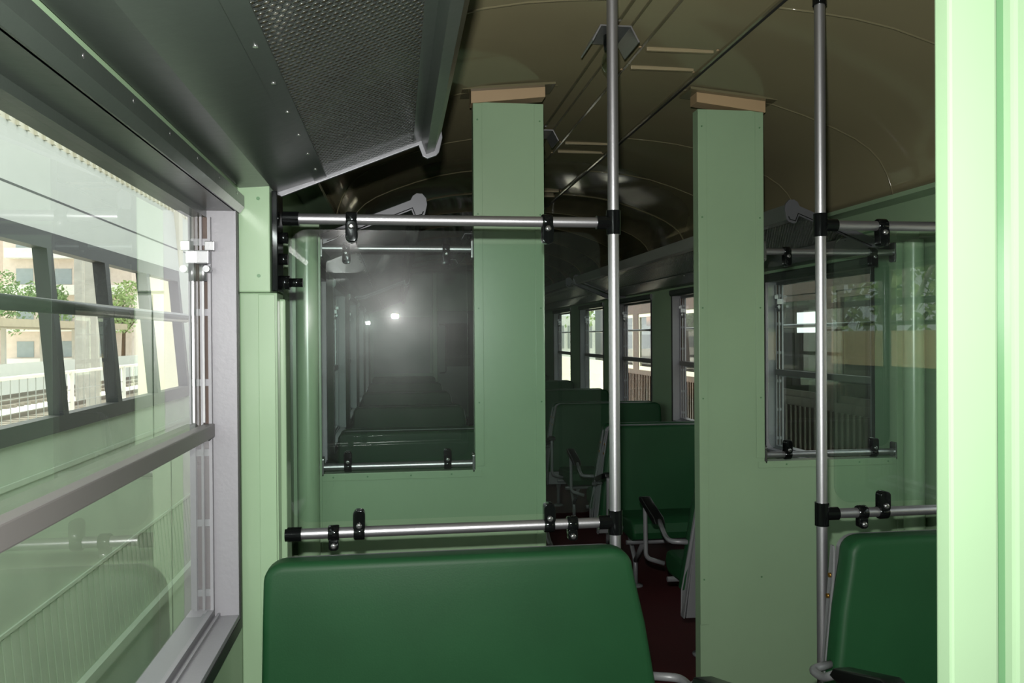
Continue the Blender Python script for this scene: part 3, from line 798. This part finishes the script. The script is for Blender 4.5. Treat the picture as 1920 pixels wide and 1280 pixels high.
def fence(x, label, h=2.0):
    t = thing('wire_fence', (x, 10, GZ), label, 'fence', 'wire fences in the yard')
    for k in range(12): bm = bmesh.new(); tube(bm, [(x, 4+k*2.6, GZ), (x, 4+k*2.6, GZ+h)], .05, 8); obj('post', bm, 'white', t)
    bm = bmesh.new(); tube(bm, [(x, 2, GZ+h), (x, 34, GZ+h)], .03, 6); obj('top_rail', bm, 'white', t)
    bm = bmesh.new()
    for k in range(9): box(bm, x-.006, x+.006, 2, 34, GZ+.2+k*.2, GZ+.212+k*.2)
    for k in range(120): box(bm, x-.005, x+.005, 2+k*.27, 2.01+k*.27, GZ+.1, GZ+h)
    m = obj('wire_mesh', bm, 'wire', t)
fence(-5.3, 'white wire fence beside the nearest track', 2.1)
def mast(x, y, label):
    t = thing('catenary_mast', (x, y, GZ), label, 'mast', 'overhead line masts')
    obj('mast_post', nb(x-.16, x+.16, y-.16, y+.16, GZ, GZ+8, bev=.02), 'concrete', t)
    bm = bmesh.new(); tube(bm, [(x, y, GZ+6.2), (x+2.8, y, GZ+6.8)], .04, 8); tube(bm, [(x, y, GZ+7.4), (x+2.8, y, GZ+6.8)], .03, 8); tube(bm, [(x+1, y, GZ+6.4), (x+2.6, y, GZ+6.0)], .03, 8)
    obj('bracket_arm', bm, 'wire', t)
mast(-9.3, 20, 'concrete overhead line mast in the first pane of the window band'); mast(-9.3, 27, 'concrete overhead line mast in the second pane of the window band'); mast(-13.6, 38, 'far concrete overhead line mast before the trees')
t = thing('platform_canopy', (-22, 38, GZ), 'low platform canopy with a dark underside beyond the tracks', 'canopy')
obj('canopy_roof', nb(-24, -19, 22, 62, GZ+3.3, GZ+3.7), 'roofgrey', t)
for k in range(8): obj('canopy_column', nb(-21.6, -21.4, 24+k*5-.1, 24+k*5+.1, GZ, GZ+3.3), 'white', t)
obj('platform', nb(-24, -19, 20, 62, GZ, GZ+.7), 'concrete', t)
o = obj('yard_wall', nb(-18.3, -18.1, 14, 70, GZ, GZ+1.5), 'grey_panel'); tag(o, 'low pale grey wall between the tracks and the canopy', 'wall')

# ------------------------------------------------------------------ outside, right: wooden coaches
def coach(y0, y1, x0, label, m='varnish', fm='varnish_d'):
    t = thing('wooden_coach', (x0+1.3, (y0+y1)/2, GZ), label, 'railway coach', 'old wooden coaches on the next track')
    z0 = .0; zt = 2.5
    bm = bmesh.new(); n = max(1, int((y1-y0)/1.05)); p = (y1-y0)/n
    box(bm, x0, x0+.06, y0, y1, z0, 1.0)
    box(bm, x0, x0+.06, y0, y1, 1.95, zt)
    for k in range(n+1):
        y = y0+k*p; box(bm, x0, x0+.06, max(y0, y-.16), min(y1, y+.16), 1.0, 1.95)
    box(bm, x0+2.6, x0+2.66, y0, y1, z0, 1.0); box(bm, x0+2.6, x0+2.66, y0, y1, 1.95, zt); box(bm, x0+.06, x0+2.6, y0, y0+.06, z0, .95); box(bm, x0+.06, x0+2.6, y1-.06, y1, z0, 1.6)
    box(bm, x0, x0+2.66, y0, y1, z0-.1, z0)
    obj('coach_side', bm, m, t)
    bm = bmesh.new(); y = y0+.05
    while y < y1-.03: box(bm, x0-.015, x0, y, y+.035, z0+.05, .92); y += .09
    obj('side_battens', bm, m, t)
    bm = bmesh.new(); pts = [(x0-.2+i*3.06/12, zt+.42*math.sin(math.pi*i/12)) for i in range(13)]; prism(bm, pts + [(x0+2.86, zt-.05), (x0-.2, zt-.05)], 'y', y0-.25, y1+.25); obj('coach_roof', bm, 'roofgrey', t)
    for k in range(n):
        y = y0+k*p+.16; e = y0+(k+1)*p-.16
        bm = bmesh.new(); box(bm, x0+.01, x0+.05, y, e, 1.0, 1.06); box(bm, x0+.01, x0+.05, y, e, 1.89, 1.95); box(bm, x0+.01, x0+.05, y, y+.05, 1.06, 1.89); box(bm, x0+.01, x0+.05, e-.05, e, 1.06, 1.89)
        f = obj('coach_window', bm, fm, t); obj('coach_pane', nb(x0+.028, x0+.032, y+.05, e-.05, 1.06, 1.89), 'wglass', f)
    obj('inner_partition', nb(x0+1.3, x0+1.34, y0+.06, y1-.06, z0, 2.4), 'varnish_d', t)
    obj('running_board', nb(x0-.25, x0, y0, y1, -.55, -.5), 'varnish_d', t)
    for k in (1.2, (y1-y0)-1.2):
        bm = bmesh.new(); lathe(bm, [(.46, -.06), (.46, .06)], (x0+.5, y0+k, GZ+.72), 'x', 24); obj('wheel', bm, 'loco', t)
    bm = bmesh.new(); box(bm, x0+.3, x0+2.3, y0, y1, -.45, -.1); obj('underframe', bm, 'loco', t)
    return t
coach(4.2, 9.2, XR+1.3, 'dark varnished wooden coach close outside the right windows, beyond the right bulkhead', 'varnish_d')
coach(10.6, 16.0, XR+1.7, 'brown slatted wooden coach with a pale roof outside the third right window', 'varnish', 'cream')
# white A-frame / steps, and steam engine details
t = thing('wooden_trestle', (XR+1.1, 13.4, GZ), 'pale wooden A-frame trestle outside the second right window', 'trestle')
for i, (ya, yb) in enumerate(((13.0, 13.45), (13.9, 13.45))):
    bm = bmesh.new(); tube(bm, [(XR+1.1, ya, GZ), (XR+1.1, yb, 1.35)], .035, 8); obj('leg', bm, 'wood', t)
bm = bmesh.new(); tube(bm, [(XR+1.1, 13.1, .1), (XR+1.1, 13.8, .1)], .025, 8); obj('crossbar', bm, 'wood', t)
t = thing('steam_locomotive', (XR+6.2, 26, GZ), 'black steam locomotive with dome and chimney outside the second right window', 'locomotive')
bm = bmesh.new(); lathe(bm, [(.9, 0), (.95, .1), (.95, 6), (.85, 6.2)], (XR+5.7, 22, 1.0), 'y', 28); obj('boiler', bm, 'loco', t)
bm = bmesh.new(); lathe(bm, [(.25, 0), (.22, .8), (.32, 1.1), (.32, 1.2)], (XR+5.7, 22.8, 1.9), 'z', 18); obj('chimney', bm, 'loco', t)
bm = bmesh.new(); lathe(bm, [(.35, 0), (.35, .4), (.22, .62), (.05, .68)], (XR+5.7, 25, 1.88), 'z', 18); obj('dome', bm, 'copper', t)
obj('cab', nb(XR+4.9, XR+6.8, 28, 30, -.2, 3.0, bev=.05), 'loco', t); obj('buffer_beam', nb(XR+4.5, XR+6.9, 21.6, 21.8, -.4, .1), 'redp', t)
for k in range(3):
    bm = bmesh.new(); lathe(bm, [(.6, -.06), (.6, .06)], (XR+4.9, 23.2+k*1.8, GZ+.75), 'x', 24); obj('wheel', bm, 'loco', t)
bm = bmesh.new(); box(bm, XR+3, XR+3.2, 17, 60, GZ, .9); o = obj('hoarding', bm, 'cream'); tag(o, 'long cream hoarding seen in the far right windows', 'fence')
bm = bmesh.new(); box(bm, XR+8.5, XR+18, 64, 72, GZ, 3.2); o = obj('white_shed', bm, 'white'); tag(o, 'white shed behind the locomotive in the far right windows', 'building')
bm = bmesh.new(); x = XR+8.7
t2 = o
while x < XR+17.8: box(bm, x, x+.14, 63.9, 64.0, .6, 2.4); x += .45
obj('wall_slats', bm, 'wire', t2)
leaf_tree('tree', XR+11, 38, 8, 2.6, 'leaf1', 'light green tree behind the locomotive outside the second right window')
leaf_tree('tree', XR+9.2, 52, 8.5, 2.8, 'leaf1', 'light green tree above the white shed in the far right windows')
# right side, beside and behind the camera: low ochre wall, lattice shed side and trees, mirrored in the right glass
t = thing('lattice_shed', (XR+4, -4, GZ), 'open steel lattice shed side mirrored in the right glass partition', 'building')
obj('low_wall', nb(XR+4, XR+4.2, -12, 3.8, GZ, 1.16), 'out_dark', t); obj('wall_band', nb(XR+3.98, XR+4.2, -12, 3.8, 1.16, 1.62), 'tile', t)
for k in range(16):
    y = -12+k*1.0
    bm = bmesh.new(); tube(bm, [(XR+4.1, y, 1.7), (XR+4.1, y, 4.6)], .05, 8); obj('lattice_post', bm, 'concrete', t)
    bm = bmesh.new(); tube(bm, [(XR+4.1, y, 1.75), (XR+4.1, y+1.0, 3.0)], .03, 6); obj('lattice_brace', bm, 'concrete', t)
for z in (2.0, 3.0, 4.6): obj('lattice_beam', nb(XR+4.05, XR+4.15, -12, 3.8, z-.04, z+.04), 'out_black', t)
for x, y, lb in [(8, -11.6, 'leafy tree behind the lattice, mirrored in the middle of the right glass'), (8.6, -16.5, 'leafy tree behind the lattice, mirrored nearest the right pole'), (8, -6.6, 'leafy tree behind the lattice, beside the near right window')]:
    leaf_tree('tree', XR+x, y, 5.4, 1.9, 'leaf1', lb, 1100)
